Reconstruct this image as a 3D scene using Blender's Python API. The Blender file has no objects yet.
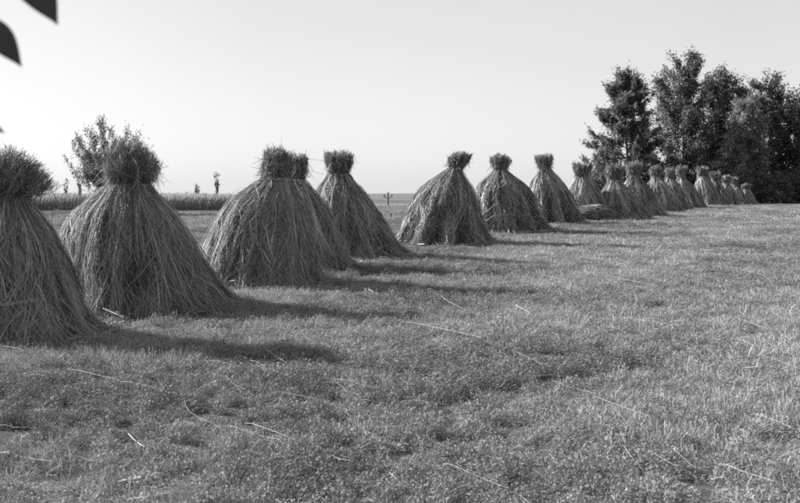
import bpy, math, random
import numpy as np
from mathutils import Vector

# ------------------------------------------------------------------ camera, sky, sun, exposure
scene = bpy.context.scene
COL = scene.collection
CAM_Z, PITCH, F_PX = 1.5, math.atan(68.5 / 1111.1), 800 * 50 / 36.0
cam_data = bpy.data.cameras.new('camera')
cam_data.lens = 50; cam_data.sensor_width = 36
cam_data.clip_start = 0.05; cam_data.clip_end = 5000
cam_data.dof.use_dof = True; cam_data.dof.focus_distance = 15.0; cam_data.dof.aperture_fstop = 8.0
cam = bpy.data.objects.new('camera', cam_data); COL.objects.link(cam)
cam.location = (0, 0, CAM_Z); cam.rotation_euler = (math.pi / 2 - PITCH, 0, 0)
scene.camera = cam

SUN_EL = math.radians(26.5)
SUN_POS = Vector((-0.90, 0.43, 0)).normalized()          # horizontal direction towards the sun
world = bpy.data.worlds.new('World'); scene.world = world; world.use_nodes = True
wn, wl = world.node_tree.nodes, world.node_tree.links
wn.clear()
w_out = wn.new('ShaderNodeOutputWorld'); w_bg = wn.new('ShaderNodeBackground')
w_sky = wn.new('ShaderNodeTexSky'); w_bw = wn.new('ShaderNodeRGBToBW')
w_sky.sky_type = 'NISHITA'; w_sky.sun_disc = False
w_sky.sun_elevation = SUN_EL
w_sky.sun_rotation = math.atan2(SUN_POS.x, SUN_POS.y)     # clockwise from +Y
w_sky.air_density = 1.0; w_sky.dust_density = 0.6; w_sky.ozone_density = 1.0
w_bg.inputs['Strength'].default_value = 0.05
# thin white summer haze over the clear sky evens it out
w_mix = wn.new('ShaderNodeMix'); w_mix.data_type = 'FLOAT'; w_mix.inputs[0].default_value = 0.66; w_mix.inputs[3].default_value = 4.3
w_tc = wn.new('ShaderNodeTexCoord'); w_nz = wn.new('ShaderNodeTexNoise'); w_nz.inputs['Scale'].default_value = 3.0; w_nz.inputs['Detail'].default_value = 5
w_mr = wn.new('ShaderNodeMapRange'); w_mr.inputs['From Min'].default_value = 0.3; w_mr.inputs['From Max'].default_value = 0.7; w_mr.inputs['To Min'].default_value = 4.05; w_mr.inputs['To Max'].default_value = 4.5
wl.new(w_tc.outputs['Generated'], w_nz.inputs['Vector']); wl.new(w_nz.outputs['Fac'], w_mr.inputs['Value']); wl.new(w_mr.outputs[0], w_mix.inputs[3])
wl.new(w_sky.outputs[0], w_bw.inputs[0]); wl.new(w_bw.outputs[0], w_mix.inputs[2]); wl.new(w_mix.outputs[0], w_bg.inputs['Color']); wl.new(w_bg.outputs[0], w_out.inputs[0])

sun_data = bpy.data.lights.new('sun', 'SUN'); sun_data.energy = 5.0; sun_data.angle = math.radians(0.6)
sun = bpy.data.objects.new('sun', sun_data); COL.objects.link(sun)
to_sun = Vector((SUN_POS.x * math.cos(SUN_EL), SUN_POS.y * math.cos(SUN_EL), math.sin(SUN_EL)))
sun.rotation_euler = to_sun.to_track_quat('Z', 'Y').to_euler(); sun.location = (-30, 15, 30)

vs = scene.view_settings
vs.view_transform = 'Standard'; vs.look = 'None'; vs.exposure = 1.85; vs.gamma = 1.0; vs.use_curve_mapping = False
scene.cycles.filter_width = 1.9
scene.cycles.use_denoising = False
scene.cycles.max_bounces = 6; scene.cycles.transparent_max_bounces = 4

# ------------------------------------------------------------------ helpers
rng = np.random.default_rng(11)
def sstep(a, b, x):
    u = np.clip((x - a) / (b - a), 0, 1); return u * u * (3 - 2 * u)

def terrain(x, y):
    x = np.asarray(x, float); y = np.asarray(y, float)
    z = 0.14 * np.exp(-((y - 33) / 10.0) ** 2)
    z = z - 0.0093 * np.maximum(0, y - 72)
    z = z + 0.025 * np.sin(x * 0.9 + 1.3) * np.sin(y * 0.7 + x * 0.2) * sstep(2, 8, y) * (1 - sstep(60, 90, y))
    z = z + 1.2 * np.sin(x * 0.006 + 0.6) * sstep(150, 500, y)
    return z

def ray(px, py):
    a, b = (px - 400) / F_PX, (251.5 - py) / F_PX
    return np.array([a, math.cos(PITCH) + b * math.sin(PITCH), -math.sin(PITCH) + b * math.cos(PITCH)])
def at(px, py, depth):
    r = ray(px, py); r = r * (depth / r[1]); r[2] += CAM_Z; return r
def ground_at(px, py):
    lo, hi = 1.0, 600.0
    for q in np.concatenate([np.arange(1, 100, 0.25), np.arange(100, 600, 5)]):
        p = at(px, py, q)
        if p[2] < terrain(p[0], p[1]): hi = q; break
        lo = q
    for _ in range(30):
        m = (lo + hi) / 2; p = at(px, py, m)
        if p[2] < terrain(p[0], p[1]): hi = m
        else: lo = m
    p = at(px, py, hi); p[2] = float(terrain(p[0], p[1])); return p

def poly_mesh(name, verts, faces, tone=None, smooth=False):
    """faces: (n,k) int array. tone: one float per vertex, its own greyness."""
    verts = np.asarray(verts, np.float32).reshape(-1, 3); faces = np.asarray(faces, np.int32)
    n, k = faces.shape
    me = bpy.data.meshes.new(name)
    me.vertices.add(len(verts)); me.vertices.foreach_set('co', verts.ravel())
    me.loops.add(n * k); me.loops.foreach_set('vertex_index', faces.ravel())
    me.polygons.add(n); me.polygons.foreach_set('loop_start', np.arange(0, n * k, k, dtype=np.int32))
    if smooth: me.polygons.foreach_set('use_smooth', np.ones(n, bool))
    me.update(calc_edges=True)
    if tone is not None:
        at_ = me.attributes.new('tone', 'FLOAT', 'POINT'); at_.data.foreach_set('value', np.asarray(tone, np.float32).ravel())
    return me

def link(name, me, mat=None, parent=None, kind=None):
    o = bpy.data.objects.new(name, me); COL.objects.link(o)
    if mat is not None and me is not None and not me.materials: me.materials.append(mat)
    if parent is not None: o.parent = parent
    if kind: o['kind'] = kind
    return o
def tag(o, label, cat, group=None):
    o['label'] = label; o['category'] = cat
    if group: o['group'] = group
    return o
def empty(name, loc):
    o = bpy.data.objects.new(name, None); COL.objects.link(o); o.location = [float(v) for v in loc]; o.empty_display_size = 0.2
    return o

def norm(v):
    return v / np.maximum(np.linalg.norm(v, axis=-1, keepdims=True), 1e-9)

def ribbons(P, W, tone, r, face=None):
    """P (n,k,3) centre lines, W (n,k) widths -> strips."""
    n, k, _ = P.shape
    tan = norm(P[:, -1] - P[:, 0])
    ref = norm(r.normal(size=(n, 3))) if face is None else norm(face + 0.55 * r.normal(size=(n, 3)))
    side = norm(np.cross(tan, ref))[:, None, :]
    V = np.stack([P - side * W[..., None] / 2, P + side * W[..., None] / 2], axis=2)   # n,k,2,3
    idx = np.arange(n * k * 2).reshape(n, k, 2)
    F = np.stack([idx[:, :-1, 0], idx[:, 1:, 0], idx[:, 1:, 1], idx[:, :-1, 1]], axis=-1).reshape(-1, 4)
    T = np.repeat(np.asarray(tone, float).reshape(n, -1) * np.ones((n, k)), 2, axis=1)
    return V.reshape(-1, 3), F, T.ravel()

def tube(pts, rad, seg=6, cap=True):
    pts = np.asarray(pts, float); rad = np.asarray(rad, float); k = len(pts)
    tan = norm(np.gradient(pts, axis=0))
    ref = np.array([0.13, 0.97, 0.2]) if abs(tan[0, 2]) > 0.7 else np.array([0, 0, 1.0])
    a = norm(np.cross(tan, ref)); b = np.cross(tan, a)
    th = np.linspace(0, 2 * math.pi, seg, endpoint=False)
    V = pts[:, None] + rad[:, None, None] * (np.cos(th)[None, :, None] * a[:, None] + np.sin(th)[None, :, None] * b[:, None])
    idx = np.arange(k * seg).reshape(k, seg)
    nx = np.roll(idx, -1, axis=1)
    F = np.stack([idx[:-1], nx[:-1], nx[1:], idx[1:]], -1).reshape(-1, 4)
    return V.reshape(-1, 3), F

class Bag:
    def __init__(s): s.v, s.f, s.t, s.n = [], [], [], 0
    def add(s, v, f, t=None):
        v = np.asarray(v, float).reshape(-1, 3)
        s.v.append(v); s.f.append(np.asarray(f) + s.n); s.n += len(v)
        s.t.append(np.full(len(v), 1.0) if t is None else np.asarray(t, float) * np.ones(len(v)))
    def mesh(s, name, smooth=False):
        return poly_mesh(name, np.concatenate(s.v), np.concatenate(s.f), np.concatenate(s.t), smooth)

# ------------------------------------------------------------------ materials (a black and white photograph: all neutral greys)
def material(name, grey, rough=0.8, tone=True, noise=0.0, nscale=8.0, transl=0.0, rand=0.0, spec=0.25):
    m = bpy.data.materials.new(name); m.use_nodes = True
    N, L = m.node_tree.nodes, m.node_tree.links
    N.clear()
    out = N.new('ShaderNodeOutputMaterial'); b = N.new('ShaderNodeBsdfPrincipled')
    b.inputs['Roughness'].default_value = rough; b.inputs['Specular IOR Level'].default_value = spec
    val = N.new('ShaderNodeValue'); val.outputs[0].default_value = grey; cur = val.outputs[0]
    def mul(c, other):
        x = N.new('ShaderNodeMath'); x.operation = 'MULTIPLY'; L.new(c, x.inputs[0]); L.new(other, x.inputs[1]); return x.outputs[0]
    if tone:
        a = N.new('ShaderNodeAttribute'); a.attribute_name = 'tone'; cur = mul(cur, a.outputs['Fac'])
    if rand:
        oi = N.new('ShaderNodeObjectInfo'); mr = N.new('ShaderNodeMapRange')
        mr.inputs['To Min'].default_value = 1 - rand; mr.inputs['To Max'].default_value = 1 + rand
        L.new(oi.outputs['Random'], mr.inputs['Value']); cur = mul(cur, mr.outputs[0])
    if noise:
        g = N.new('ShaderNodeTexCoord'); t = N.new('ShaderNodeTexNoise'); t.inputs['Scale'].default_value = nscale; t.inputs['Detail'].default_value = 6
        mr = N.new('ShaderNodeMapRange'); mr.inputs['From Min'].default_value = 0.3; mr.inputs['From Max'].default_value = 0.7
        mr.inputs['To Min'].default_value = 1 - noise; mr.inputs['To Max'].default_value = 1 + noise
        L.new(g.outputs['Object'], t.inputs['Vector']); L.new(t.outputs['Fac'], mr.inputs['Value']); cur = mul(cur, mr.outputs[0])
    L.new(cur, b.inputs['Base Color'])
    if transl:
        tr = N.new('ShaderNodeBsdfTranslucent'); mx = N.new('ShaderNodeMixShader'); mx.inputs[0].default_value = transl
        L.new(cur, tr.inputs['Color']); L.new(b.outputs[0], mx.inputs[1]); L.new(tr.outputs[0], mx.inputs[2]); L.new(mx.outputs[0], out.inputs[0])
    else:
        L.new(b.outputs[0], out.inputs[0])
    return m

M_STRAW = material('straw', 0.19, 0.65, transl=0.10, spec=.18)
M_CORE_SHADE = material('packed_straw_shade', 0.10, 0.9, tone=False, noise=0.5, nscale=30)  # core darker than the straw: shade of the gaps put into its colour
M_BAND = material('straw_rope', 0.20, 0.7, tone=False, noise=0.4, nscale=40)
M_LOOSE = material('bleached_straw', 0.50, 0.5)
M_CLOVER = material('clover_leaf', 0.225, 0.95, spec=.08, transl=0.12, rand=0.25)
M_CROP = material('standing_rye', 0.25, 0.7, transl=0.2)
M_LEAF = material('tree_leaf', 0.10, 0.6, transl=0.32, spec=.4)
M_LEAF_N = material('near_leaf', 0.05, 0.5, transl=0.12)
M_BARK = material('bark', 0.07, 0.9, tone=False, noise=0.4, nscale=6)

def ground_material():
    m = bpy.data.materials.new('field_soil'); m.use_nodes = True
    N, L = m.node_tree.nodes, m.node_tree.links
    b = N['Principled BSDF']; b.inputs['Roughness'].default_value = 0.95; b.inputs['Specular IOR Level'].default_value = 0.1
    tc = N.new('ShaderNodeTexCoord'); sep = N.new('ShaderNodeSeparateXYZ'); L.new(tc.outputs['Object'], sep.inputs[0])
    n1 = N.new('ShaderNodeTexNoise'); n1.inputs['Scale'].default_value = 14; n1.inputs['Detail'].default_value = 10; n1.inputs['Roughness'].default_value = 0.7
    L.new(tc.outputs['Object'], n1.inputs['Vector'])
    n2 = N.new('ShaderNodeTexNoise'); n2.inputs['Scale'].default_value = 0.7; n2.inputs['Detail'].default_value = 5
    L.new(tc.outputs['Object'], n2.inputs['Vector'])
    r1 = N.new('ShaderNodeValToRGB'); r1.color_ramp.elements[0].position = 0.3; r1.color_ramp.elements[1].position = 0.72
    r1.color_ramp.elements[0].color = (0.025, 0.025, 0.025, 1); r1.color_ramp.elements[1].color = (0.075, 0.075, 0.075, 1)
    L.new(n1.outputs['Fac'], r1.inputs[0])
    # the far stubble fields beyond the mown strip: pale parcels running across
    mp = N.new('ShaderNodeMapping'); mp.inputs['Scale'].default_value = (0.012, 0.03, 1); L.new(tc.outputs['Object'], mp.inputs['Vector'])
    n3 = N.new('ShaderNodeTexNoise'); n3.inputs['Scale'].default_value = 1.5; n3.inputs['Detail'].default_value = 8; L.new(mp.outputs[0], n3.inputs['Vector'])
    r3 = N.new('ShaderNodeValToRGB'); r3.color_ramp.elements[0].position = 0.4; r3.color_ramp.elements[1].position = 0.6
    r3.color_ramp.elements[0].color = (0.06, 0.06, 0.06, 1); r3.color_ramp.elements[1].color = (0.13, 0.13, 0.13, 1)
    L.new(n3.outputs['Fac'], r3.inputs[0])
    mr = N.new('ShaderNodeMapRange'); mr.inputs['From Min'].default_value = 70.0; mr.inputs['From Max'].default_value = 72.0
    L.new(sep.outputs['Y'], mr.inputs['Value'])
    mx = N.new('ShaderNodeMix'); mx.data_type = 'RGBA'; L.new(mr.outputs[0], mx.inputs['Factor']); L.new(r1.outputs[0], mx.inputs['A']); L.new(r3.outputs[0], mx.inputs['B'])
    L.new(mx.outputs['Result'], b.inputs['Base Color'])
    bp = N.new('ShaderNodeBump'); bp.inputs['Strength'].default_value = 0.7; bp.inputs['Distance'].default_value = 0.05
    L.new(n1.outputs['Fac'], bp.inputs['Height']); L.new(bp.outputs[0], b.inputs['Normal'])
    return m

# ------------------------------------------------------------------ the ground: one sheet to the horizon
ys = np.concatenate([np.arange(-12, 3, 1.0), np.arange(3, 30, 0.3), np.arange(30, 80, 1.0), np.arange(80, 200, 6), np.geomspace(200, 2500, 30)])
xs = np.concatenate([-np.geomspace(1500, 30, 24), np.arange(-29.5, 30, 0.5), np.geomspace(30, 1500, 24)])
X, Y = np.meshgrid(xs, ys); Z = terrain(X, Y)
gi = np.arange(X.size).reshape(X.shape)
GF = np.stack([gi[:-1, :-1], gi[:-1, 1:], gi[1:, 1:], gi[1:, :-1]], -1).reshape(-1, 4)
field = link('field', poly_mesh('field', np.stack([X, Y, Z], -1), GF, smooth=True), ground_material()); field['kind'] = 'structure'

# ------------------------------------------------------------------ low growth of the field: clover, grass and stubble
def vnoise(x, y, f, seed):
    r = np.random.default_rng(seed); s = 0
    for i in range(7):
        a, ph = r.uniform(0, 6.28, 2); k = f * r.uniform(0.6, 1.7)
        s = s + np.sin(k * (x * math.cos(a) + y * math.sin(a)) + ph)
    return s / 2.6

def patch_mesh(name, seed, leaves, blades, stalks, R=0.2, hgt=0.06, base=1.0):
    r = np.random.default_rng(seed); bag = Bag()
    if leaves:
        n = leaves
        rad, an = R * np.sqrt(r.random(n)), r.uniform(0, 6.283, n)
        h = hgt * (0.15 + 0.85 * r.random(n) ** .6) * (1.1 - 0.75 * (rad / R) ** 2)
        c = np.stack([rad * np.cos(an), rad * np.sin(an), h], -1)
        nrm = norm(np.stack([r.normal(0, .8, n), r.normal(0, .8, n), np.ones(n)], -1))
        u = norm(np.cross(nrm, norm(r.normal(size=(n, 3))))); v = np.cross(nrm, u)
        s = r.uniform(0.003, 0.0065, n)[:, None]
        V = np.stack([c - u * s * 1.9, c - v * s * .6, c + u * s * 1.9, c + v * s * .6], 1)
        bag.add(V.reshape(-1, 3), np.arange(n * 4).reshape(n, 4), np.repeat(base * r.uniform(0.7, 1.15, n), 4))
    for cnt, lo, hi, w, tn, lean, seg in ((blades, .03, .10, .0030, 1.1 * base, .8, 4), (stalks, .04, .10, .0032, 1.5, .2, 2)):
        if not cnt: continue
        rad, an = R * np.sqrt(r.random(cnt)), r.uniform(0, 6.283, cnt)
        p0 = np.stack([rad * np.cos(an), rad * np.sin(an), np.zeros(cnt)], -1)
        L_ = r.uniform(lo, hi, cnt); d = norm(np.stack([r.normal(0, lean, cnt), r.normal(0, lean, cnt), np.ones(cnt)], -1))
        bend = np.stack([r.normal(0, lean, cnt), r.normal(0, lean, cnt), -0.3 * lean * np.ones(cnt)], -1)
        s = np.linspace(0, 1, seg)[None, :, None]
        P = p0[:, None] + d[:, None] * L_[:, None, None] * s + bend[:, None] * (L_[:, None, None] * 0.6) * s ** 2
        W = np.full((cnt, seg), w) * (np.linspace(1, .35 if seg > 2 else .9, seg))[None]
        bag.add(*ribbons(P, W, tn * r.uniform(0.6, 1.3, cnt), r))
    return bag.mesh(name)

patches = bpy.data.collections.new('growth_patches')
specs = [(170, 30, 1, .12, .66, .075), (150, 45, 2, .10, .86, .07), (120, 60, 3, .08, 1.0, .075), (60, 170, 12, .055, 1.02, .15), (45, 190, 20, .045, 1.06, .16), (35, 170, 28, .035, 1.1, .16)]
for i, (lv, bl, st, hg, bs, pr_) in enumerate(specs):
    me = patch_mesh('growth_patch_%02d' % i, 100 + i, lv, bl, st, R=pr_, hgt=hg, base=bs); me.materials.append(M_CLOVER)
    patches.objects.link(bpy.data.objects.new('growth_patch_%02d' % i, me))

def scatter(name, pts, rots, scl, idx, coll):
    me = bpy.data.meshes.new(name); me.vertices.add(len(pts)); me.vertices.foreach_set('co', np.asarray(pts, np.float32).ravel())
    for nm, ty, arr in (('rot', 'FLOAT_VECTOR', rots), ('scl', 'FLOAT_VECTOR', scl)):
        a = me.attributes.new(nm, ty, 'POINT'); a.data.foreach_set('vector', np.asarray(arr, np.float32).ravel())
    a = me.attributes.new('pick', 'INT', 'POINT'); a.data.foreach_set('value', np.asarray(idx, np.int32))
    o = link(name, me, None, kind='stuff')
    ng = bpy.data.node_groups.new(name, 'GeometryNodeTree')
    ng.interface.new_socket('Geometry', in_out='INPUT', socket_type='NodeSocketGeometry'); ng.interface.new_socket('Geometry', in_out='OUTPUT', socket_type='NodeSocketGeometry')
    N, L = ng.nodes, ng.links
    gi_, go = N.new('NodeGroupInput'), N.new('NodeGroupOutput')
    ip = N.new('GeometryNodeInstanceOnPoints'); ci = N.new('GeometryNodeCollectionInfo')
    ci.inputs['Collection'].default_value = coll; ci.inputs['Separate Children'].default_value = True; ci.inputs['Reset Children'].default_value = True
    ip.inputs['Pick Instance'].default_value = True
    def attr(nm, ty):
        n = N.new('GeometryNodeInputNamedAttribute'); n.data_type = ty; n.inputs['Name'].default_value = nm; return n.outputs['Attribute']
    L.new(gi_.outputs[0], ip.inputs['Points']); L.new(ci.outputs[0], ip.inputs['Instance'])
    L.new(attr('pick', 'INT'), ip.inputs['Instance Index']); L.new(attr('rot', 'FLOAT_VECTOR'), ip.inputs['Rotation']); L.new(attr('scl', 'FLOAT_VECTOR'), ip.inputs['Scale'])
    L.new(ip.outputs[0], go.inputs[0])
    o.modifiers.new('scatter', 'NODES').node_group = ng
    return o

P_, S_, I_ = [], [], []
for y0, y1, dens, sc, zs in ((2.5, 9, 105, 1.0, 1.0), (9, 20, 66, 1.2, 1.0), (20, 40, 22, 1.9, .95), (40, 71.5, 8.0, 3.3, 1.1)):
    area = 0.45 * (y1 ** 2 - y0 ** 2) + 4 * (y1 - y0); n = int(area * dens * 1.0)
    yy = rng.uniform(y0, y1, n * 2); keep = rng.random(n * 2) < (0.9 * yy + 4) / (0.9 * y1 + 4); yy = yy[keep]
    xx = rng.uniform(-1, 1, len(yy)) * (0.45 * yy + 2)
    q = vnoise(xx, yy, 1.3, 5) * 0.9 + vnoise(xx, yy, 4.5, 6) * 0.6 + vnoise(xx, yy, 0.35, 7) * 0.4 + rng.normal(0, .42, len(yy))
    if y0 < 20:
        hole = .55 * vnoise(xx, yy, 13.0, 9) + 0.75 * vnoise(xx, yy, 29.0, 10) + .35 * vnoise(xx, yy, 1.1, 12)
        kk = hole > (-.52 if y0 < 9 else -.58); xx, yy, q = xx[kk], yy[kk], q[kk]
    q = 2.3 + 1.3 * q; pk = np.clip(np.round(q), 0, 5); rare = (pk >= 3) & (rng.random(len(pk)) < .4); pk = np.where(rare, rng.integers(1, 3, len(pk)), pk); I_.append(pk); P_.append(np.stack([xx, yy, terrain(xx, yy) - .004], -1))
    s = sc * rng.uniform(0.75, 1.3, len(yy)); S_.append(np.stack([s, s, zs * np.clip(.8 + .30 * vnoise(xx, yy, 19.0, 19) + .16 * vnoise(xx, yy, 5.0, 20) + rng.normal(0, .28, len(yy)), .2, 1.7)], -1))
P_, S_, I_ = np.concatenate(P_), np.concatenate(S_), np.concatenate(I_)
R_ = np.stack([rng.normal(0, .05, len(P_)), rng.normal(0, .05, len(P_)), rng.uniform(0, 6.283, len(P_))], -1)
growth = scatter('ground_cover', P_, R_, S_, I_, patches)
tag(growth, 'low clover, grass and stubble covering the mown field', 'ground cover')

# ------------------------------------------------------------------ stooks
class Stook:
    def __init__(s, zn, rn, Rb, pL, pR, nx, ny, nsh, groove, seed, ext=0.0):
        s.__dict__.update(zn=zn, rn=rn, Rb=Rb, pL=pL, pR=pR, nx=nx, ny=ny, n=nsh, g=groove, ext=ext)
        r = np.random.default_rng(seed); s.ph = r.uniform(0, 6.28); s.w = r.uniform(-1, 1, 6)
        s.tr = [(k_, a_, r.uniform(0, 6.28), r.normal(0, 1.6)) for k_, a_ in ((9, .5), (14, .8), (19, .8), (26, .6), (37, .45))]
    def S(s, az, t, off=0.0):
        az, t = np.broadcast_arrays(np.asarray(az, float), np.asarray(t, float))
        m = 0.5 + 0.5 * np.cos(az)
        p = s.pL + (s.pR - s.pL) * m
        Rb = s.Rb * (1 + 0.05 * s.w[0] * np.sin(2 * az + 3 * s.w[1]) + 0.04 * s.w[2] * np.sin(3 * az + 4 * s.w[3]) + s.ext * m ** 3 * sstep(.55, 1, t))
        tt = np.clip(t, 0, 1)
        R = s.rn + (Rb - s.rn) * tt ** p * (.35 + .65 * sstep(-.04, .24, tt))
        gr = np.abs(np.sin(s.n * (az - s.ph) / 2)) ** 3
        R = R * (1 - s.g * (1.15 + .85 * np.sin(2 * az + 7 * s.w[2])) * sstep(.35, 1, tt) * gr)
        # thick tresses of straw side by side, with furrows between
        tr = sum(a_ * np.sin(k_ * az + p_ + b_ * tt + .8 * np.sin(3 * tt + p_)) for k_, a_, p_, b_ in s.tr)
        R = R * (1 + .034 * np.minimum(tr, .9) * sstep(.04, .3, tt))
        lump = np.sin(5 * az + 6 * s.w[4] + 3 * tt) * np.sin(7 * tt + 4 * s.w[5]) + .6 * np.sin(11 * az + 5 * tt + 9 * s.w[1]) * np.sin(9 * tt + s.w[0])
        R = R * (1 + .028 * lump * sstep(.05, .4, tt)) + off
        k = (1 - tt) ** 1.2
        return np.stack([s.nx * k + R * np.cos(az), s.ny * k + R * np.sin(az), s.zn * (1 - t)], -1)

def drape(st, n, locks, t0r, t1r, az_c, az_w, w, r, off=0.02, lift=0.05, spread=0.03, wild=0.03, k=6, tone=(0.65, 1.3)):
    """straw hanging over the stook's surface in locks"""
    la = az_c + az_w * r.uniform(-1, 1, locks); lo = off + lift * r.random(locks) ** 1.5
    l1 = r.uniform(*t1r, locks); lt = r.uniform(*tone, locks); lsl = r.normal(0, .17, locks)
    i = r.integers(0, locks, n)
    t0 = r.uniform(*t0r, n); t1 = np.minimum(l1[i] + r.normal(0, .06, n), 1.0); t1 = np.maximum(t1, t0 + .12)
    t0 = np.where(r.random(n) < .45, np.maximum(t0, t1 - r.uniform(.25, .6, n)), t0)
    s = np.linspace(0, 1, k)[None]
    t = t0[:, None] + (t1 - t0)[:, None] * s
    fan = r.normal(0, 1, n)[:, None]
    az = la[i][:, None] + fan * spread * (0.8 + 0.9 * np.abs(s - .45)) + lsl[i][:, None] * (s - .3) + r.normal(0, wild, n)[:, None] * (s - .5)
    o = (lo[i] * 1.0)[:, None] * (0.35 + .65 * np.sin(np.pi * np.clip(s * .7 + .15, 0, 1))) + r.normal(0, .012, n)[:, None] + (r.random(n) ** 3)[:, None] * .10 * s ** 2
    P = st.S(az, t, o)
    P[..., 2] = np.maximum(P[..., 2] - (r.random(n) ** 2)[:, None] * .03 * s ** 3, .006)
    P += r.normal(0, .006, P.shape) * np.array([1, 1, .3])
    W = w * np.ones((n, k)) * r.uniform(.7, 1.25, n)[:, None]
    ear = (r.random(n) < .5)[:, None]
    W = np.where(ear & (s > .75) & (s < .99), W * 1.9, W); W[:, -1] *= .5
    face = np.stack([np.cos(az[:, 2]), np.sin(az[:, 2]), .4 * np.ones(n)], -1)
    tn = lt[i] * r.uniform(.6, 1.35, n) * np.where(r.random(n) < .08, 1.9, 1)
    return ribbons(P, W, tn, r, face)

def fuzz(st, n, w, r, t_r=(.1, 1.0), ln=(.04, .13), off=(.01, .07), tone=(.7, 1.5)):
    """short ears and broken ends standing off the surface"""
    az = r.uniform(0, 6.283, n); t = r.uniform(*t_r, n) ** .85
    p = st.S(az, t, r.uniform(*off, n)); q = st.S(az + r.normal(0, .25, n) * .3, t + .1, r.uniform(0, .08, n))
    d = norm(norm(q - p) + .55 * r.normal(size=(n, 3))); L = r.uniform(*ln, n)
    s = np.linspace(0, 1, 3)[None, :, None]
    P = p[:, None] + d[:, None] * L[:, None, None] * s + np.array([0, 0, -.25])[None, None] * (L[:, None, None] * s ** 2)
    P[..., 2] = np.maximum(P[..., 2], .006)
    W = w * np.array([1.0, 2.0, .8])[None] * r.uniform(.6, 1.3, n)[:, None]
    return ribbons(P, W, r.uniform(*tone, n), r)

def sprawl(st, n, w, r, t_r=(.05, .75)):
    """straight stiff straws lying slantwise over the others"""
    az = r.uniform(0, 6.283, n); t = r.uniform(*t_r, n); dt = r.uniform(.12, .4, n)
    t2 = np.minimum(t + dt, 1.0)
    p = st.S(az, t, r.uniform(.01, .06, n)); q = st.S(az + r.normal(0, .38, n), t2, r.uniform(.01, .10, n))
    s = np.linspace(0, 1, 4)[None, :, None]
    P = p[:, None] * (1 - s) + q[:, None] * s + (r.normal(0, .03, (n, 3)) + np.array([0, 0, .02]))[:, None] * np.sin(np.pi * s)
    mid = st.S(az, (t + t2) / 2, .05); P[:, 1:3] += (.25 * norm(mid - mid.mean(0)) * .1)[:, None]
    P[..., 2] = np.maximum(P[..., 2], .006)
    return ribbons(P, w * r.uniform(.7, 1.2, n)[:, None] * np.ones((n, 4)), r.uniform(.6, 2.3, n), r)

def wedge(st, a0, a1, off=-0.16, t0=0.0, na=14, nt=14):
    ts = np.linspace(t0, 1, nt); az = np.linspace(a0, a1, na)
    A, T = np.meshgrid(az, ts)
    outer = st.S(A, T, off)
    ins = st.S(np.full((nt, 1), (a0 + a1) / 2), ts[:, None], 0); k = (1 - ts) ** 1.2
    axis = np.stack([st.nx * k, st.ny * k, st.zn * (1 - ts)], -1)[:, None]
    mid = np.array([math.cos((a0 + a1) / 2), math.sin((a0 + a1) / 2), 0]) * .03
    G = np.concatenate([outer, axis + mid], 1); c = na + 1
    idx = np.arange(nt * c).reshape(nt, c); nx = np.roll(idx, -1, axis=1)
    F = np.stack([idx[:-1], idx[1:], nx[1:], nx[:-1]], -1).reshape(-1, 4)
    return G.reshape(-1, 3), F

def tuft_parts(st, L, rt, tilt, r, n, w, dome, qm, fan):
    """upstanding butt ends above the binding: straws and packed core. tilt = lean of the axis (x,y)"""
    u = np.sqrt(r.random(n)) ** .8; an = r.uniform(0, 6.283, n); q = r.random(n) ** .85 * 1.0
    def env(q):
        q = np.clip(q, 0, 1.1); up = np.minimum(q / qm, 1) ** 1.1; x = np.clip((q - qm) / (1.06 - qm), 0, 1)
        return st.rn + (rt - st.rn) * up - rt * dome * x ** 2
    lump = 1 + .13 * np.sin(3 * an + 5 * st.w[0]) * np.sin(4 * q + 3 * st.w[1]) + .10 * np.sin(6 * an + 9 * st.w[2]) * np.sin(5 * q + 6 * st.w[4])
    Lz = L + .06; top = 1 - (.08 + .35 * dome) * u ** 2 + .08 * np.sin(2 * an + 4 * st.w[3]) + .06 * np.sin(5 * an + 7 * st.w[5])
    Rq = env(q) * u * lump; h = q * Lz * top
    axis = np.array([tilt[0], tilt[1], 1.0])
    C = np.stack([st.nx + Rq * np.cos(an), st.ny + Rq * np.sin(an), np.full(n, st.zn - .06)], -1) + h[:, None] * axis
    slope = (rt - st.rn) / Lz * fan
    d = norm(np.stack([slope * u * np.cos(an) + tilt[0], slope * u * np.sin(an) + tilt[1], np.ones(n)], -1) + r.normal(0, 1, (n, 3)) * np.where(r.random(n) < .24, .8, .30)[:, None])
    Ln = r.uniform(.35, .85, n) * (L * .5 + .06) * np.where(r.random(n) < .06, 1.8, 1)
    s = np.linspace(-.7, .3, 4)[None, :, None]
    bend = r.normal(0, .35, (n, 3))
    P = C[:, None] + d[:, None] * Ln[:, None, None] * s + bend[:, None] * s ** 2 * Ln[:, None, None]
    W = w * r.uniform(.7, 1.3, n)[:, None] * np.ones((n, 4))
    straw = ribbons(P, W, r.uniform(.3, 1.5, n) * (1 + .35 * np.sin(9 * an + 5 * st.w[0])), r)
    # packed core
    seg, k = 14, 5; azs = np.linspace(0, 6.283, seg, endpoint=False); rows = []
    for j in range(k):
        q = j / (k - 1); rr = float(env(np.array(q * .7))) * .66; hz = q * .62 * Lz
        rows.append(np.stack([st.nx + tilt[0] * hz + rr * np.cos(azs), st.ny + tilt[1] * hz + rr * np.sin(azs), np.full(seg, st.zn - .06 + hz)], -1))
    rows.append(np.repeat(rows[-1].mean(0)[None], seg, 0) + np.array([0, 0, .03]))
    V = np.array(rows); idx = np.arange(V.shape[0] * seg).reshape(-1, seg); nx = np.roll(idx, -1, axis=1)
    F = np.stack([idx[:-1], nx[:-1], nx[1:], idx[1:]], -1).reshape(-1, 4)
    return straw, (V.reshape(-1, 3), F)

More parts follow.
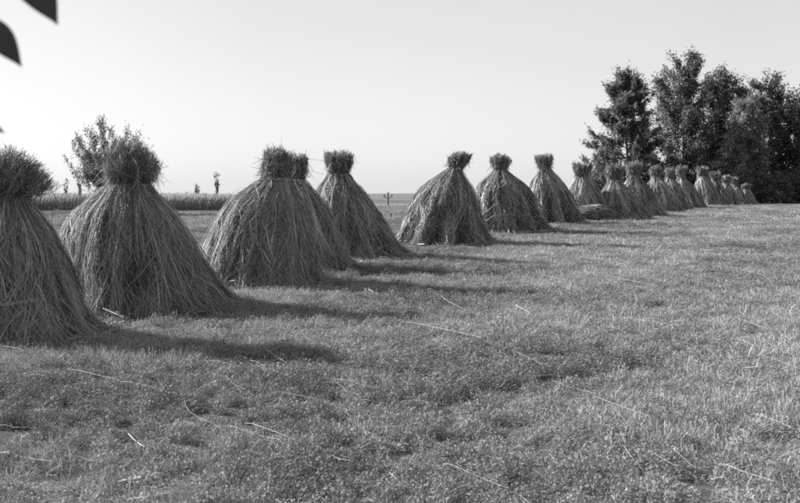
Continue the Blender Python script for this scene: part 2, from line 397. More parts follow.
GROUP = 'stooks standing in a long row across the field'
def build_stook(label, cx, hw, fy, nkx, nky, topy, rn_px, rt_px, qm=.8, fan=1.3, tilt=(0, 0), dome=.1, gap=.92, pL=.62, pR=.9, nsh=9, groove=.14, cap=(.55, .85), ext=0.0, seed=0):
    g = ground_at(cx, fy); d = g[1]
    for _ in range(4):
        R = hw * d / F_PX; d = g[1] + .8 * R
    cxw = (cx - 400) / F_PX * d
    base = np.array([cxw, d, float(terrain(cxw, d))])
    nk = at(nkx, nky, d); top = at(nkx, topy, d)
    st = Stook(nk[2] - base[2], rn_px * d / F_PX, R, pL, pR, nk[0] - base[0], 0.0, nsh, groove, seed, ext)
    Ltuft = top[2] - nk[2]
    r = np.random.default_rng(1000 + seed)
    w = max(.0036, d * .00029)
    lod = 1.0 if d < 18 else (0.72 if d < 30 else (0.42 if d < 46 else 0.2))
    root = empty('hay_stook', base); tag(root, label, 'stook', GROUP)
    root.rotation_euler.z = 0
    # standing sheaves
    for i in range(nsh):
        ac = st.ph + (i) * 2 * math.pi / nsh
        hwid = math.pi / nsh
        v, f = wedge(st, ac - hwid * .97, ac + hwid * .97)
        sh = link('sheaf', poly_mesh('sheaf', v, f, smooth=True), M_CORE_SHADE, root)
        bag = Bag()
        bag.add(*drape(st, int(820 * lod), max(6, int(15 * lod)), (.30, .62), (.86, 1.0), ac, hwid * gap, w, r, off=-.09, lift=.10, spread=.045, wild=.16))
        bag.add(*drape(st, int(110 * lod), 12, (.5, .8), (.95, 1.0), ac, hwid, w, r, off=.0, lift=.05, spread=.10, wild=.35, tone=(.8, 1.5)))
        link('straw', bag.mesh('sheaf_straw'), M_STRAW, sh, 'stuff')
        facing = math.sin(ac) < .35
        if facing and d < 46:
            tb = .70 + .05 * r.random(); aa = np.linspace(ac - hwid * .95, ac + hwid * .95, 9)
            tv, tf = tube(st.S(aa, tb + .01 * np.sin(aa * 9), .004), np.full(9, .020), 6)
            link('band', poly_mesh('sheaf_band', tv, tf, smooth=True), M_BAND, sh)
    # straw hanging down from the binding
    seg = 24
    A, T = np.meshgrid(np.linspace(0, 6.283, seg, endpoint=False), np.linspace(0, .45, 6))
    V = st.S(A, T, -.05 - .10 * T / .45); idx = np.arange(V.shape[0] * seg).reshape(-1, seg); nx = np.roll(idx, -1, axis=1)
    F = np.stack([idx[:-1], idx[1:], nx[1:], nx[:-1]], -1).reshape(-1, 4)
    cp = link('cap', poly_mesh('cap', V.reshape(-1, 3), F, smooth=True), M_CORE_SHADE, root)
    bag = Bag()
    bag.add(*drape(st, int(7600 * lod), max(30, int(115 * lod)), (-.02, .10), cap, 0, math.pi, w, r, off=-.05, lift=.14, spread=.030, wild=.20, tone=(.3, 1.55)))
    bag.add(*drape(st, int(1500 * lod), max(24, int(110 * lod)), (.0, .25), (cap[0] * .6, cap[1]), 0, math.pi, w, r, off=.03, lift=.09, spread=.06, wild=.25, tone=(.8, 1.5)))
    bag.add(*fuzz(st, int(3800 * lod), w, r, off=(-.02, .07))); bag.add(*sprawl(st, int(1200 * lod), w, r))
    m = int(1500 * lod); az = r.uniform(0, 6.283, m); q0 = st.S(az, r.uniform(.78, .93, m), r.uniform(-.03, .04, m)); q1 = st.S(az + r.normal(0, .12, m), np.ones(m), r.uniform(0, .34, m) ** 1.4)
    q1[:, 2] = r.uniform(.008, .07, m); s3 = np.linspace(0, 1, 4)[None, :, None]
    bag.add(*ribbons(q0[:, None] * (1 - s3) + q1[:, None] * s3 + r.normal(0, .015, (m, 3))[:, None] * np.sin(np.pi * s3), np.full((m, 4), w), r.uniform(.6, 1.7, m), r))
    link('straw', bag.mesh('cap_straw'), M_STRAW, cp, 'stuff')
    # binding round the neck
    aa = np.linspace(0, 2 * math.pi, 25)
    tv, tf = tube(np.stack([st.nx + (st.rn + .022) * np.cos(aa), st.ny + (st.rn + .022) * np.sin(aa), st.zn - .02 + .015 * np.sin(aa + seed)], -1), .024 + .006 * np.sin(aa * 9), 6)
    link('neck_band', poly_mesh('neck_band', tv, tf, smooth=True), M_BAND, root)
    # tuft
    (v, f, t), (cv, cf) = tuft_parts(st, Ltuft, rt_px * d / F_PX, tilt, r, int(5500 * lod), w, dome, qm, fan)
    tf_ = link('tuft', poly_mesh('tuft', cv, cf, smooth=True), M_CORE_SHADE, root)
    bag = Bag(); bag.add(v, f, t)
    # stray straws sticking out of neck and tuft
    n = int(60 * lod) + 5; an = r.uniform(0, 6.283, n); hh = st.zn + r.uniform(-.1, Ltuft * .8, n)
    p0 = np.stack([st.nx + tilt[0] * (hh - st.zn) + st.rn * np.cos(an), st.ny + st.rn * np.sin(an), hh], -1)
    dr = norm(np.stack([np.cos(an), np.sin(an), r.normal(.35, .6, n)], -1) + .5 * r.normal(size=(n, 3)))
    s = np.linspace(0, 1, 4)[None, :, None]; ln = r.uniform(.08, .30, n)[:, None, None]
    P = p0[:, None] + dr[:, None] * ln * s + np.array([0, 0, -.12])[None, None] * s ** 2
    bag.add(*ribbons(P, np.full((n, 4), w * .8), r.uniform(.8, 1.5, n), r))
    link('straw', bag.mesh('tuft_straw'), M_STRAW, tf_, 'stuff')
    return base, st

D = math.radians
STOOKS = [
 dict(label='near stook cut by the left picture edge, its dark tuft fanned like a brush', cx=2, hw=97, fy=349, nkx=4, nky=194, topy=151, rn_px=16, rt_px=47, qm=.42, fan=2.2, tilt=(.16, 0), dome=.62, pL=.8, pR=.95, cap=(.35, .75), groove=.16, seed=1),
 dict(label='big shaggy stook with a ragged round tuft in front of the leafy tree', cx=142, hw=84, fy=317, nkx=130, nky=185, topy=142, rn_px=17.5, rt_px=28, qm=.5, tilt=(.0, 0), dome=.62, pL=.46, pR=.95, cap=(.6, .97), ext=.18, groove=.10, seed=2),
 dict(label='broad stook with a narrow upright tuft, overlapping the stook behind it', cx=261, hw=64, fy=288, nkx=276, nky=179, topy=151, rn_px=12, rt_px=14, qm=.5, tilt=(.02, 0), dome=.12, pL=.42, pR=.85, cap=(.6, .9), groove=.12, seed=3),
 dict(label='stook half hidden behind the broad narrow-tufted one', cx=302, hw=52, fy=273, nkx=297, nky=180, topy=156, rn_px=6.3, rt_px=10, tilt=(.03, 0), dome=.1, pL=.7, pR=.85, cap=(.5, .8), groove=.14, seed=4),
 dict(label='tall stook with a flared flat-topped tuft, left of the gap with the small post', cx=355, hw=49, fy=260, nkx=339, nky=174, topy=153, rn_px=8, rt_px=14.5, tilt=(-.02, 0), dome=.02, pL=.62, pR=1.0, cap=(.5, .85), ext=.08, groove=.14, seed=5),
 dict(label='lopsided stook with its tuft bent to the right, right of the gap', cx=444, hw=47, fy=247, nkx=455, nky=169, topy=153.5, rn_px=4.62, rt_px=11, tilt=(.38, 0), dome=.08, pL=.48, pR=.95, cap=(.4, .62), groove=.30, gap=.74, seed=6),
 dict(label='wide dome-shaped stook with a bowl-shaped tuft, right of the lopsided one', cx=508, hw=42, fy=234, nkx=500, nky=170, topy=155.5, rn_px=5.04, rt_px=10.5, tilt=(0, 0), dome=.05, pL=.6, pR=.66, cap=(.4, .6), groove=.32, gap=.74, seed=7),
 dict(label='slim square-tufted stook with a dark gap at its foot, left of the fallen heap', cx=553, hw=33, fy=226, nkx=545, nky=169, topy=155.5, rn_px=4.62, rt_px=9, tilt=(-.06, 0), dome=.03, pL=.7, pR=.85, cap=(.45, .66), groove=.30, gap=.74, seed=8),
 dict(label='stook with a ragged flat tuft, right behind the fallen heap of straw', cx=589, hw=27, fy=221.5, nkx=582, nky=177, topy=163, rn_px=4.2, rt_px=10, tilt=(0, 0), dome=.08, pL=.75, pR=.9, cap=(.5, .8), groove=.15, gap=.74, seed=9),
 dict(label='stook with splayed pale straw at its foot, second after the fallen heap', cx=623, hw=28, fy=221, nkx=614, nky=180, topy=165, rn_px=4.2, rt_px=9.5, tilt=(.02, 0), dome=.08, pL=.8, pR=.9, cap=(.5, .8), groove=.15, gap=.74, seed=10),
 dict(label='stook with a tall tuft under the feathery tree, third after the fallen heap', cx=642, hw=24, fy=217.5, nkx=634, nky=176, topy=162, rn_px=4.03, rt_px=8.2, tilt=(-.05, 0), dome=.05, pL=.75, pR=.9, cap=(.5, .8), groove=.15, seed=11),
 dict(label='broad far stook with a tapering pointed shoulder, fourth after the fallen heap', cx=664, hw=21, fy=213, nkx=656, nky=177, topy=166, rn_px=3.78, rt_px=6.3, tilt=(0, 0), dome=.12, pL=.72, pR=.85, cap=(.5, .8), groove=.12, seed=12),
 dict(label='far stook squeezed between two broader ones below the tallest tree', cx=676, hw=16, fy=211, nkx=670, nky=178, topy=168, rn_px=3.19, rt_px=5.3, tilt=(0, 0), dome=.05, pL=.75, pR=.85, cap=(.5, .8), groove=.12, seed=13),
 dict(label='far stook directly below the tallest tree, its right side dark', cx=690, hw=16, fy=209, nkx=681, nky=177, topy=166.5, rn_px=3.19, rt_px=5.6, tilt=(0, 0), dome=.05, pL=.75, pR=.9, cap=(.5, .8), groove=.12, seed=14),
 dict(label='far stook standing brighter and taller than the four small ones beyond it', cx=709, hw=15, fy=206, nkx=702, nky=176, topy=166.5, rn_px=3.19, rt_px=5.8, tilt=(0, 0), dome=.05, pL=.75, pR=.85, cap=(.5, .8), groove=.12, seed=15),
 dict(label='fourth stook from the far right end of the row', cx=719, hw=13, fy=205.5, nkx=715, nky=180, topy=172, rn_px=2.94, rt_px=5.6, tilt=(0, 0), dome=.05, pL=.75, pR=.85, cap=(.5, .8), groove=.12, seed=16),
 dict(label='third stook from the far right end of the row', cx=729, hw=11, fy=204.8, nkx=726, nky=183, topy=175.5, rn_px=3.02, rt_px=4.6, tilt=(0, 0), dome=.08, pL=.75, pR=.85, cap=(.5, .8), groove=.12, seed=17),
 dict(label='second stook from the far right end of the row', cx=738, hw=10, fy=204.4, nkx=734, nky=184.5, topy=177.5, rn_px=2.86, rt_px=4.3, tilt=(0, 0), dome=.08, pL=.75, pR=.85, cap=(.5, .8), groove=.12, seed=18),
 dict(label='smallest stook at the far right end of the row, against dark shrubs', cx=748, hw=8, fy=204.2, nkx=746, nky=189.5, topy=184, rn_px=2.52, rt_px=4.6, tilt=(0, 0), dome=.08, pL=.75, pR=.85, cap=(.5, .8), groove=.12, seed=19),
]
bases = [build_stook(**s) for s in STOOKS]

# fallen sheaf heap between two stooks
def fallen_heap():
    g = ground_at(592, 222.3); d = g[1] + .35; cx = (591 - 400) / F_PX * d
    root = empty('fallen_sheaf', (cx, d, float(terrain(cx, d)))); tag(root, 'low heap of fallen straw lying between two stooks', 'sheaf')
    s = d / F_PX; hl = 17 * s; r = np.random.default_rng(77)
    k, seg = 11, 12; u = np.linspace(-1, 1, k); th = np.linspace(0, 6.283, seg, endpoint=False)
    prof = .44 * (1 - .45 * np.abs(u) ** 3); V = []
    for a, p in zip(u, prof):
        V.append(np.stack([np.full(seg, a * hl), .42 * np.cos(th) * (p / .44), np.maximum(.26 * (p / .44) + .27 * np.sin(th) * p / .44, .005)], -1))
    V = np.array(V); idx = np.arange(k * seg).reshape(k, seg); nx = np.roll(idx, -1, axis=1)
    F = np.stack([idx[:-1], nx[:-1], nx[1:], idx[1:]], -1).reshape(-1, 4)
    body = link('bundle', poly_mesh('bundle', V.reshape(-1, 3), F, smooth=True), M_CORE_SHADE, root)
    n = 1500; a0 = r.uniform(-1.15, .3, n); a1 = a0 + r.uniform(.5, 1.3, n); t0 = r.uniform(0, math.pi, n); t1 = t0 + r.normal(0, .9, n)
    q = np.linspace(0, 1, 6)[None]; a = a0[:, None] + (a1 - a0)[:, None] * q; t = t0[:, None] + (t1 - t0)[:, None] * q
    R = (.44 * (1 - .35 * np.minimum(np.abs(a), 1.2) ** 3) + r.uniform(-.05, .10, n)[:, None] + r.normal(0, .06, n)[:, None] * q) / .44
    P = np.stack([a * hl, -.42 * np.cos(t) * R, np.maximum(.24 + .30 * np.sin(t) * R, .02)], -1)
    link('straw', (lambda b: (b.add(*ribbons(P, np.full((n, 6), .016), r.uniform(.3, 1.3, n), r, np.array([0, -.6, .6]) * np.ones((n, 3)))), b.mesh('heap_straw'))[1])(Bag()), M_STRAW, body, 'stuff')
    aa = np.linspace(0, 6.283, 19)
    tv, tf = tube(np.stack([.1 + 0 * aa, .45 * np.cos(aa), np.maximum(.26 + .29 * np.sin(aa), .01)], -1), np.full(19, .025), 6)
    link('band', poly_mesh('band', tv, tf, smooth=True), M_BAND, root)
fallen_heap()

# ------------------------------------------------------------------ trees
def leaf_quads(c, dirs, ln, wd, r, spread):
    n = len(c)
    u = norm(dirs + spread * r.normal(size=(n, 3))); v = norm(np.cross(u, norm(r.normal(size=(n, 3)))))
    ln, wd = ln[:, None], wd[:, None]
    V = np.stack([c, c + u * ln * .5 - v * wd * .5, c + u * ln, c + u * ln * .5 + v * wd * .5], 1)
    return V.reshape(-1, 3), np.arange(n * 4).reshape(n, 4)

def build_tree(name, label, cat, px, base_y_d, top_y, wl, wr, seed, style, nl=18, leaves=7000, z0=.12, leaf=(.16, .10), clump=.42, group=None, trunk_r=.16, tone=1.0, depth_r=None, prof=None, twigs=7):
    """wl, wr: crown half widths in metres to left/right"""
    r = np.random.default_rng(seed)
    d = base_y_d; x = (px - 400) / F_PX * d; bz = float(terrain(x, d))
    H = at(px, top_y, d)[2] - bz
    root = empty(name, (x, d, bz)); tag(root, label, cat, group)
    k = 9; zz = np.linspace(-.15, H * .93, k); wob = np.cumsum(r.normal(0, .012 * H, (k, 2)), 0) * np.linspace(0, 1, k)[:, None]
    tp = np.concatenate([wob, zz[:, None]], 1)
    tv, tf = tube(tp, trunk_r * (1 - np.linspace(0, .9, k)), 8); link('trunk', poly_mesh('trunk', tv, tf, smooth=True), M_BARK, root)
    def tpos(z):
        return np.array([np.interp(z, zz, tp[:, 0]), np.interp(z, zz, tp[:, 1]), z])
    prof = prof or (lambda u: (np.sin(np.pi * np.clip(u, 0, 1) ** .75) ** .7))
    def env(z, az):
        u = (z - z0 * H) / (H * (1 - z0)); w = wr if math.cos(az) > 0 else wl
        dw = depth_r or (wl + wr) / 2
        return float(prof(u)) * math.hypot(w * math.cos(az), dw * math.sin(az))
    cents, dirs, tones = [], [], []
    for i in range(nl):
        q = (i + r.random()) / nl
        zt = H * (z0 + (1 - z0) * (.04 + .92 * q)); az = i * 2.399 + r.normal(0, .35)
        if style == 'vase': zb = H * (.12 + .25 * r.random()); rr = env(zt, az) * r.uniform(.55, 1)
        elif style == 'conifer': zb = max(.05 * H, zt - env(zt, az) * r.uniform(.25, .6)); rr = env(zt, az) * r.uniform(.8, 1.08)
        elif style == 'droop': zb = min(.93 * H, zt + env(zt, az) * r.uniform(.1, .35)); rr = env(zt, az) * r.uniform(.8, 1.05)
        else: zb = max(.12 * H, zt - env(zt, az) * r.uniform(.7, 1.3) - .05 * H); rr = env(zt, az) * r.uniform(.6, 1.0)
        p0 = tpos(min(zb, H * .9)); p2 = np.array([rr * math.cos(az), rr * math.sin(az), zt]) + np.array([p0[0], p0[1], 0]) * .3
        p1 = (p0 + p2) / 2 + np.array([0, 0, (-.12 if style in ('broad', 'vase') else .08) * rr]) + r.normal(0, .06 * rr, 3)
        s = np.linspace(0, 1, 7)[:, None]; B = (1 - s) ** 2 * p0 + 2 * s * (1 - s) * p1 + s ** 2 * p2
        lr = trunk_r * .42 * (1 - .5 * q)
        lv, lf = tube(B, lr * np.linspace(1, .15, 7), 5); link('limb', poly_mesh('limb', lv, lf, smooth=True), M_BARK, root)
        out = norm(p2 - p0)
        for j in range(twigs):
            s_ = .16 + .84 * (j + r.random()) / twigs
            pb = (1 - s_) ** 2 * p0 + 2 * s_ * (1 - s_) * p1 + s_ ** 2 * p2
            up = {'broad': .5, 'vase': 1.2, 'conifer': .45, 'droop': -.25}[style]
            td = norm(out * r.uniform(.3, 1) + np.array([0, 0, up]) + r.normal(0, .55, 3))
            tl = clump * r.uniform(.8, 2.2) * (1.15 - .5 * s_)
            for m in range(3):
                cents.append(pb + td * tl * (m + .4) / 2.6); dirs.append(td); tones.append(tone * r.uniform(.6, 1.45))
    cents, dirs, tones = np.array(cents), np.array(dirs), np.array(tones)
    # top leader
    tl = np.array([tpos(H * .93) + np.array([0, 0, H * .07 * q]) + r.normal(0, .12 * clump, 3) for q in np.linspace(-1, .9, 8)])
    cents = np.concatenate([cents, tl]); dirs = np.concatenate([dirs, np.tile([0, 0, 1.], (8, 1))]); tones = np.concatenate([tones, np.full(8, tone)])
    sz = r.uniform(.45, 1.2, len(cents)); pw = sz ** 2; ii = r.choice(len(cents), leaves, p=pw / pw.sum())
    g = r.normal(size=(leaves, 3)) * (clump * .42 * sz[ii])[:, None]
    al = (g * dirs[ii]).sum(1, keepdims=True) * dirs[ii]
    stretch = {'broad': .3, 'vase': 1.0, 'conifer': 1.1, 'droop': 1.2}[style]
    g = g * (.8 if style == 'broad' else .6) + al * stretch
    C = cents[ii] + g; C[:, 2] = np.maximum(C[:, 2], .05)
    V, F = leaf_quads(C, dirs[ii], leaf[0] * r.uniform(.6, 1.4, leaves), leaf[1] * r.uniform(.6, 1.4, leaves), r, .9 if style == 'broad' else .5)
    link('crown', poly_mesh('crown', V, F, np.repeat(tones[ii] * r.uniform(.75, 1.25, leaves), 4)), M_LEAF, root, 'stuff')
    return root

GT = 'trees at the far right edge of the field'
def m_px(p, d): return p * d / F_PX
cone = lambda u: np.clip((1.02 - u) ** .75 * np.minimum(1, (u + .02) * 7) ** .6, 0, None)
tall = lambda u: np.sin(np.pi * np.clip(u, 0, 1) ** .62) ** .55 * .98 + .05
build_tree('feathery_tree', 'feathery tree with upswept sprays, leftmost of the far tree group', 'tree', 628, 96, 75, m_px(54, 96), m_px(40, 96), 21, 'conifer', nl=60, leaves=46000, z0=.02, leaf=(.30, .085), clump=.5, group=GT, prof=lambda u: np.clip((1.02 - u) ** .7 * np.minimum(1, (u + .05) * 5) ** .5, 0, None), tone=.95, twigs=6)
build_tree('broadleaf_tree', 'tallest broadleaf tree of the far group, with bright gaps low in its crown', 'tree', 682, 99, 53, m_px(46, 99), m_px(42, 99), 22, 'broad', nl=48, leaves=42000, z0=.06, leaf=(.19, .13), clump=.62, group=GT, trunk_r=.2, prof=tall)
build_tree('broadleaf_tree', 'round-topped broadleaf tree right of the tallest one', 'tree', 716, 101, 69, m_px(32, 101), m_px(42, 101), 23, 'broad', nl=46, leaves=42000, z0=.06, leaf=(.19, .13), clump=.62, group=GT, trunk_r=.18, prof=tall, tone=.9)
build_tree('pale_drooping_tree', 'paler fine-leaved tree with drooping boughs in front of the dark ones', 'tree', 744, 93, 98, m_px(33, 93), m_px(28, 93), 24, 'droop', nl=34, leaves=28000, z0=.05, leaf=(.22, .08), clump=.55, group=GT, prof=cone, tone=1.5)
build_tree('pointed_tree', 'dark pointed tree rising above the paler drooping one', 'tree', 760, 103, 79, m_px(36, 103), m_px(32, 103), 25, 'conifer', nl=40, leaves=28000, z0=.05, leaf=(.2, .12), clump=.6, group=GT, prof=tall, tone=.8)
build_tree('broadleaf_tree', 'dense dark broadleaf tree running out of the right picture edge', 'tree', 796, 98, 91, m_px(40, 98), m_px(44, 98), 26, 'broad', nl=40, leaves=32000, z0=.02, leaf=(.2, .14), clump=.65, group=GT, prof=tall, tone=.8)
build_tree('broadleaf_tree', 'dark filler tree between the round-topped and the pointed tree', 'tree', 738, 108, 90, m_px(34, 108), m_px(34, 108), 27, 'broad', nl=32, leaves=22000, z0=.03, leaf=(.2, .14), clump=.65, group=GT, prof=tall, tone=.8)
bush = lambda u: np.sqrt(np.clip(1 - np.clip(u, 0, 1) ** 2, 0, 1)) + .02
GB = 'shrubs under the far trees'
for px, dd, ty, wl_, wr_, sd, lab, lv in ((772, 90.5, 178, 20, 20, 31, 'low dark shrub at the foot of the right-hand trees', 7000), (603, 93, 148, 21, 14, 32, 'loose leaning shrub left of the feathery tree, above the stook tufts', 3200), (706, 97, 160, 20, 18, 33, 'dark undergrowth shrub behind the far stooks, below the round-topped tree', 5000), (800, 92, 170, 17, 22, 34, 'dark shrub at the right picture edge under the dense tree', 7000), (742, 91.5, 182, 14, 14, 35, 'small shrub behind the last stook of the row', 4000), (652, 100, 172, 20, 20, 36, 'thin undergrowth shrub between the feathery and the tallest tree', 2600)):
    build_tree('shrub', lab, 'shrub', px, dd, ty, m_px(wl_, dd), m_px(wr_, dd), sd, 'vase' if sd in (32,) else 'broad', nl=14, leaves=lv, z0=.02, leaf=(.18, .11), clump=.5, group=GB, trunk_r=.06, prof=bush, tone=.85)

# left: leafy tree behind the second stook, saplings along the crop
build_tree('leafy_tree', 'small leafy tree with upright shoots behind the big shaggy stook', 'tree', 108, 52, 123, m_px(44, 52), m_px(44, 52), 41, 'vase', nl=34, leaves=24000, z0=.32, leaf=(.095, .05), clump=.27, trunk_r=.05, prof=lambda u: np.sin(np.pi * np.clip(.12 + .86 * u, 0, 1)) ** .6, tone=1.3, twigs=9)
GS = 'young saplings along the standing crop'
for px, dd, ty, w_, sd, lab, lv, z0 in ((197, 66, 185, 4.2, 51, 'short sapling with three upright shoots above the crop, left of the thin-stemmed one', 420, .62), (217, 66, 172.5, 3.6, 52, 'taller thin-stemmed sapling with a tuft of leaves above the crop', 420, .70), (66.5, 66, 179, 3, 53, 'faint sapling above the crop, between the two nearest stooks', 300, .6), (80, 58, 171, 4, 54, 'thin sapling touching the left flank of the shaggy stook', 260, .62)):
    build_tree('sapling', lab, 'sapling', px, dd, ty, m_px(w_, dd), m_px(w_, dd), sd, 'vase', nl=7, leaves=lv, z0=z0, leaf=(.09, .05), clump=.09, group=GS, trunk_r=.022, prof=lambda u: .35 + .65 * np.clip(u, 0, 1), twigs=4)
g = ground_at(388, 207)
post = empty('field_post', g); tag(post, 'small dark post with two short side arms in the gap between the stooks', 'post')
ph = float(at(387.6, 192, g[1])[2] - g[2])
v, f = tube(np.array([[0, 0, -.1], [.01, 0, ph * .5], [.0, 0, ph * .8], [.005, 0, ph * .98], [.005, 0, ph]]), np.array([.055, .05, .05, .06, .01]), 7); link('post', poly_mesh('post', v, f), M_BARK, post)
for sd in (-1, 1):
    v, f = tube(np.array([[0, 0, ph * .60], [sd * .13, 0, ph * .62], [sd * .23, 0, ph * .70], [sd * .25, 0, ph * .86], [sd * .25, 0, ph * .88]]), np.array([.02, .025, .045, .045, .01]), 6); link('arm', poly_mesh('arm', v, f), M_BARK, post)
g = ground_at(390.5, 219)
stake_v, stake_f = tube(np.array([[0, 0, -.1], [.005, 0, .05], [.01, 0, .2], [.012, 0, .24], [.012, 0, .25]]), np.array([.035, .034, .032, .03, .004]), 7)
stk = link('wooden_stake', poly_mesh('wooden_stake', stake_v, stake_f), M_BARK); stk.location = [float(v) for v in g]
tag(stk, 'short dark wooden stake in the field just below the small armed post', 'stake')

# ------------------------------------------------------------------ strip of standing crop at the left
r = np.random.default_rng(61); n = 26000
xx = r.uniform(-46, -6.6, n); yy = 57.5 + 5.5 * r.random(n) ** 1.6 + .4 * np.sin(xx * .7)
hh = r.normal(.93, .07, n) * (1 + .04 * vnoise(xx, yy, 1.2, 3)); z0 = terrain(xx, yy)
s = np.linspace(0, 1, 4)[None, :, None]; ln = np.stack([r.normal(.06, .09, n), r.normal(-.03, .09, n), np.ones(n)], -1)
P = np.stack([xx, yy, z0 - .02], -1)[:, None] + ln[:, None] * hh[:, None, None] * s + np.stack([r.normal(.05, .08, n), r.normal(0, .08, n), -.06 * np.ones(n)], -1)[:, None] * s ** 3
W = np.array([.018, .020, .026, .012])[None] * r.uniform(.7, 1.4, n)[:, None]
b = Bag(); b.add(*ribbons(P, W, (np.array([.85, .9, 1.0, 1.1])[None] * r.uniform(.7, 1.3, n)[:, None]).repeat(1, axis=1), r))
crop = link('standing_crop', b.mesh('standing_crop'), M_CROP, kind='stuff'); tag(crop, 'strip of uncut standing grain behind the nearest stooks', 'crop')

# ------------------------------------------------------------------ loose straws on the ground
LOOSE = [((67, 380), (172, 400), 4), ((185, 407), (212, 436), 6), ((228, 436), (280, 452), 1), ((245, 437), (305, 460), 2), ((250, 371), (290, 387), 1), ((262, 357), (287, 372), 2), ((335, 389), (382, 397), 1), ((205, 372), (240, 376), 2), ((0, 355), (24, 361), 1), ((10, 424), (57, 427), 2), ((360, 412), (400, 416), 1), ((225, 382), (245, 400), 3), ((330, 470), (350, 480), 1), ((541, 282), (566, 286), 1), ((546, 286), (570, 283), 0), ((609, 280), (656, 293), 3), ((441, 303), (468, 319), 3), ((405, 328), (481, 347), 2), ((552, 387), (596, 405), 3), ((593, 404), (651, 431), 2), ((585, 417), (617, 444), 2), ((671, 461), (696, 485), 3), ((720, 472), (776, 498), 1), ((647, 470), (678, 483), 1), ((443, 477), (509, 501), 3), ((755, 363), (800, 379), 2), ((736, 347), (754, 358), 1), ((745, 330), (770, 336), 1), ((508, 360), (546, 376), 2), ((455, 364), (500, 374), 2), ((750, 425), (791, 439), 2), ((622, 322), (672, 333), 2), ((704, 295), (716, 303), 1), ((747, 276), (773, 284), 1), ((400, 414), (449, 417), 1), ((622, 458), (634, 471), 1), ((460, 308), (440, 330), 1), ((120, 395), (175, 405), -2), ((0, 440), (30, 443), 1), ((540, 330), (580, 335), 1), ((500, 395), (520, 372), 1), ((690, 345), (720, 349), 1)]
def straw_mesh(p0, p1, sag, r, rad=.0034):
    k = 8; s = np.linspace(0, 1, k)[:, None]; p = p0 + (p1 - p0) * s
    pr = np.array([-(p1 - p0)[1], (p1 - p0)[0], 0]); pr /= np.linalg.norm(pr) + 1e-9
    p = p + pr * sag * np.sin(np.pi * s)
    gz = terrain(p[:, 0], p[:, 1]); p[:, 2] = gz + .083 + .012 * np.sin(s[:, 0] * 3 + r.random() * 6) + r.uniform(-.015, .015)
    p[0, 2] -= .012
    return p, tube(p, rad * np.linspace(1.1, .75, k), 3)
r = np.random.default_rng(71); loose_objs = []
for a, b_, sg in LOOSE:
    p0, p1 = ground_at(*a), ground_at(*b_)
    rad = max(.0013, .00014 * p0[1])
    p, (v, f) = straw_mesh(p0, p1, -sg * .010 * np.linalg.norm(p1 - p0), r, rad)
    c = p.mean(0); c[2] = float(terrain(c[0], c[1]))
    o = link('loose_straw', poly_mesh('loose_straw', v - c, f, np.full(len(v), r.uniform(.45, .8))), M_LOOSE); o.location = [float(q) for q in c]
    loose_objs.append((o, (a[0] + b_[0]) / 2, (a[1] + b_[1]) / 2, abs(a[0] - b_[0]) + abs(a[1] - b_[1])))
ORD = 'leftmost,second from left,third from left,fourth from left,fifth from left,sixth from left,seventh from left,eighth from left,ninth from left,tenth from left,eleventh from left,twelfth from left'.split(',')
for lo_, hi_, where in ((455, 600, 'in the bottom strip of the field'), (420, 455, 'just above the bottom strip of the field'), (385, 420, 'in the near middle of the field'), (345, 385, 'level with the nearest stook foot'), (300, 345, 'level with the shadow of the big shaggy stook'), (0, 300, 'out on the field by the long shadows')):
    row = sorted([q for q in loose_objs if lo_ <= q[2] < hi_], key=lambda q: q[1])
    for i, q in enumerate(row):
        tag(q[0], ('long' if q[3] > 60 else 'short' if q[3] < 28 else 'pale') + ' loose straw ' + where + ', ' + ORD[i], 'straw', 'loose straws on the field')
# finer litter nobody could count
b = Bag(); n = 1100
yy = 4 + 40 * r.random(n) ** 1.5; xx = r.uniform(-1, 1, n) * (.42 * yy + 1); ang = r.normal(.15, .9, n); L_ = r.uniform(.08, .42, n)
s = np.linspace(-.5, .5, 4)[None, :]; px_ = xx[:, None] + np.cos(ang)[:, None] * L_[:, None] * s; py_ = yy[:, None] - np.sin(ang)[:, None] * L_[:, None] * s + (r.normal(0, .05, n) * L_)[:, None] * (4 * s ** 2)
pz = terrain(px_, py_) + r.uniform(.03, .08, n)[:, None] + s * r.normal(0, .05, n)[:, None]
b.add(*ribbons(np.stack([px_, py_, pz], -1), np.full((n, 4), 1.) * np.maximum(.0024, yy * .0003)[:, None], r.uniform(.25, .55, n), r, np.array([0, -.5, .8]) * np.ones((n, 3))))
# straw fallen about the feet of the stooks
for base, st in bases[:11]:
    m = 300; an = r.uniform(0, 6.283, m); rr = st.Rb * (.97 + .28 * r.random(m) ** 2)
    x0, y0 = base[0] + rr * np.cos(an), base[1] + rr * np.sin(an); dd = an + 1.57 + r.normal(0, .8, m); L_ = r.uniform(.1, .45, m)
    px_ = x0[:, None] + np.cos(dd)[:, None] * L_[:, None] * s; py_ = y0[:, None] + np.sin(dd)[:, None] * L_[:, None] * s
    pz = terrain(px_, py_) + r.uniform(.02, .10, m)[:, None] + s * r.normal(0, .06, m)[:, None]
    b.add(*ribbons(np.stack([px_, py_, pz], -1), np.full((m, 4), max(.005, base[1] * .0004)), r.uniform(.2, .5, m), r, np.array([0, -.5, .8]) * np.ones((m, 3))))
lit = link('straw_litter', b.mesh('straw_litter'), M_LOOSE, kind='stuff'); tag(lit, 'fine straw litter scattered over the field and round the stooks', 'straw litter')

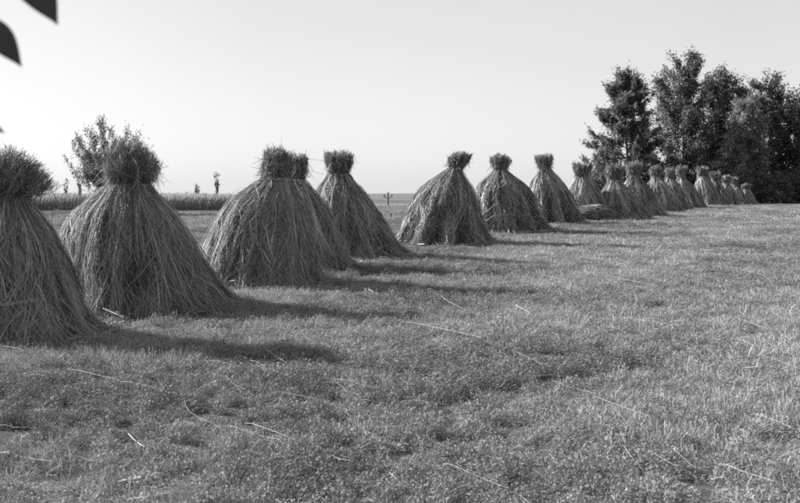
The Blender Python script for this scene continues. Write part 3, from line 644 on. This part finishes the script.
# ------------------------------------------------------------------ tree beside the camera whose leaves hang into the top left corner
def near_tree():
    root = empty('overhanging_tree', (-2.1, 1.0, float(terrain(-2.1, 1.0)))); tag(root, 'out-of-focus dark leaves hanging into the top left corner', 'tree')
    o = np.array(root.location)
    r = np.random.default_rng(81)
    tp = np.array([[0, 0, -.1], [.02, .03, .8], [-.05, .0, 1.7], [.02, -.05, 2.6], [.0, .0, 3.6]])
    v, f = tube(tp, np.array([.07, .06, .05, .04, .015]), 9); link('trunk', poly_mesh('trunk', v, f, smooth=True), M_BARK, root)
    bends = [np.array([tp[2], [.5, .05, 2.02], [1.1, .15, 2.12], [1.48, .2, 2.02], [1.62, .22, 1.97]]), np.array([tp[2] + [0, 0, .3], [.3, .5, 2.5], [.4, .9, 2.75], [.45, 1.2, 2.8]]), np.array([tp[3], [-.4, .3, 3.0], [-.8, .5, 3.2]])]
    for q in bends:
        v, f = tube(q, np.linspace(.022, .004, len(q)), 6); link('branch', poly_mesh('branch', v, f, smooth=True), M_BARK, root)
    def leaf(p0, p1, wdt, cup=.15, nface=None):
        """pointed leaf from stalk p0 to tip p1"""
        p0, p1 = np.asarray(p0, float), np.asarray(p1, float); u = p1 - p0; L = np.linalg.norm(u); u /= L
        nface = np.array([.1, -1, .25]) if nface is None else nface
        v_ = norm(np.cross(u, nface)); nn = np.cross(v_, u); k = 19; rows = []
        for j, s in enumerate(np.linspace(0, 1, k)):
            w = wdt * (math.sin(math.pi * s ** .85) ** .66) * (1 - .75 * s ** 5) + .0002
            c = p0 + u * L * s + nn * .06 * L * math.sin(math.pi * s) - v_ * .07 * L * math.sin(math.pi * s)
            for e in (-1, -.5, 0, .5, 1): rows.append(c + v_ * w * e + nn * cup * w * abs(e))
        idx = np.arange(k * 5).reshape(k, 5); F = np.stack([idx[:-1, :-1], idx[:-1, 1:], idx[1:, 1:], idx[1:, :-1]], -1).reshape(-1, 4)
        me = poly_mesh('leaf', np.array(rows) - o, F, np.ones(k * 5), True)
        ob = link('leaf', me, M_LEAF_N, root); so = ob.modifiers.new('thick', 'SOLIDIFY'); so.thickness = .0006
        sv, sf = tube(np.array([p0 - u * .03 + np.array([0, 0, .012]), p0 - u * .012 + np.array([0, 0, .002]), p0 + u * .01]) - o, np.full(3, .0012), 5)
        link('stalk', poly_mesh('stalk', sv, sf), M_BARK, ob)
    dd = 1.25
    leaf(at(8, -34, dd), at(58, 25, dd), .020, nface=np.array([.25, -1, .2]))
    leaf(at(-28, 18, dd), at(22, 67, dd), .016)
    leaf(at(-40, 118, dd + .1), at(5, 133, dd + .1), .009)
    for q in range(26):
        bq = bends[q % 3]; s = .35 + .65 * r.random() ** .7; i = min(int(s * (len(bq) - 1)), len(bq) - 2); fr = s * (len(bq) - 1) - i
        p = bq[i] * (1 - fr) + bq[i + 1] * fr + o
        if q % 3 == 0 and p[0] > -.95: p[0] -= .5
        dn = norm(np.array([r.normal(0, .6), r.normal(0, .6), -.7]))
        leaf(p + dn * .03, p + dn * r.uniform(.07, .1), r.uniform(.017, .024), nface=r.normal(size=3))
near_tree()
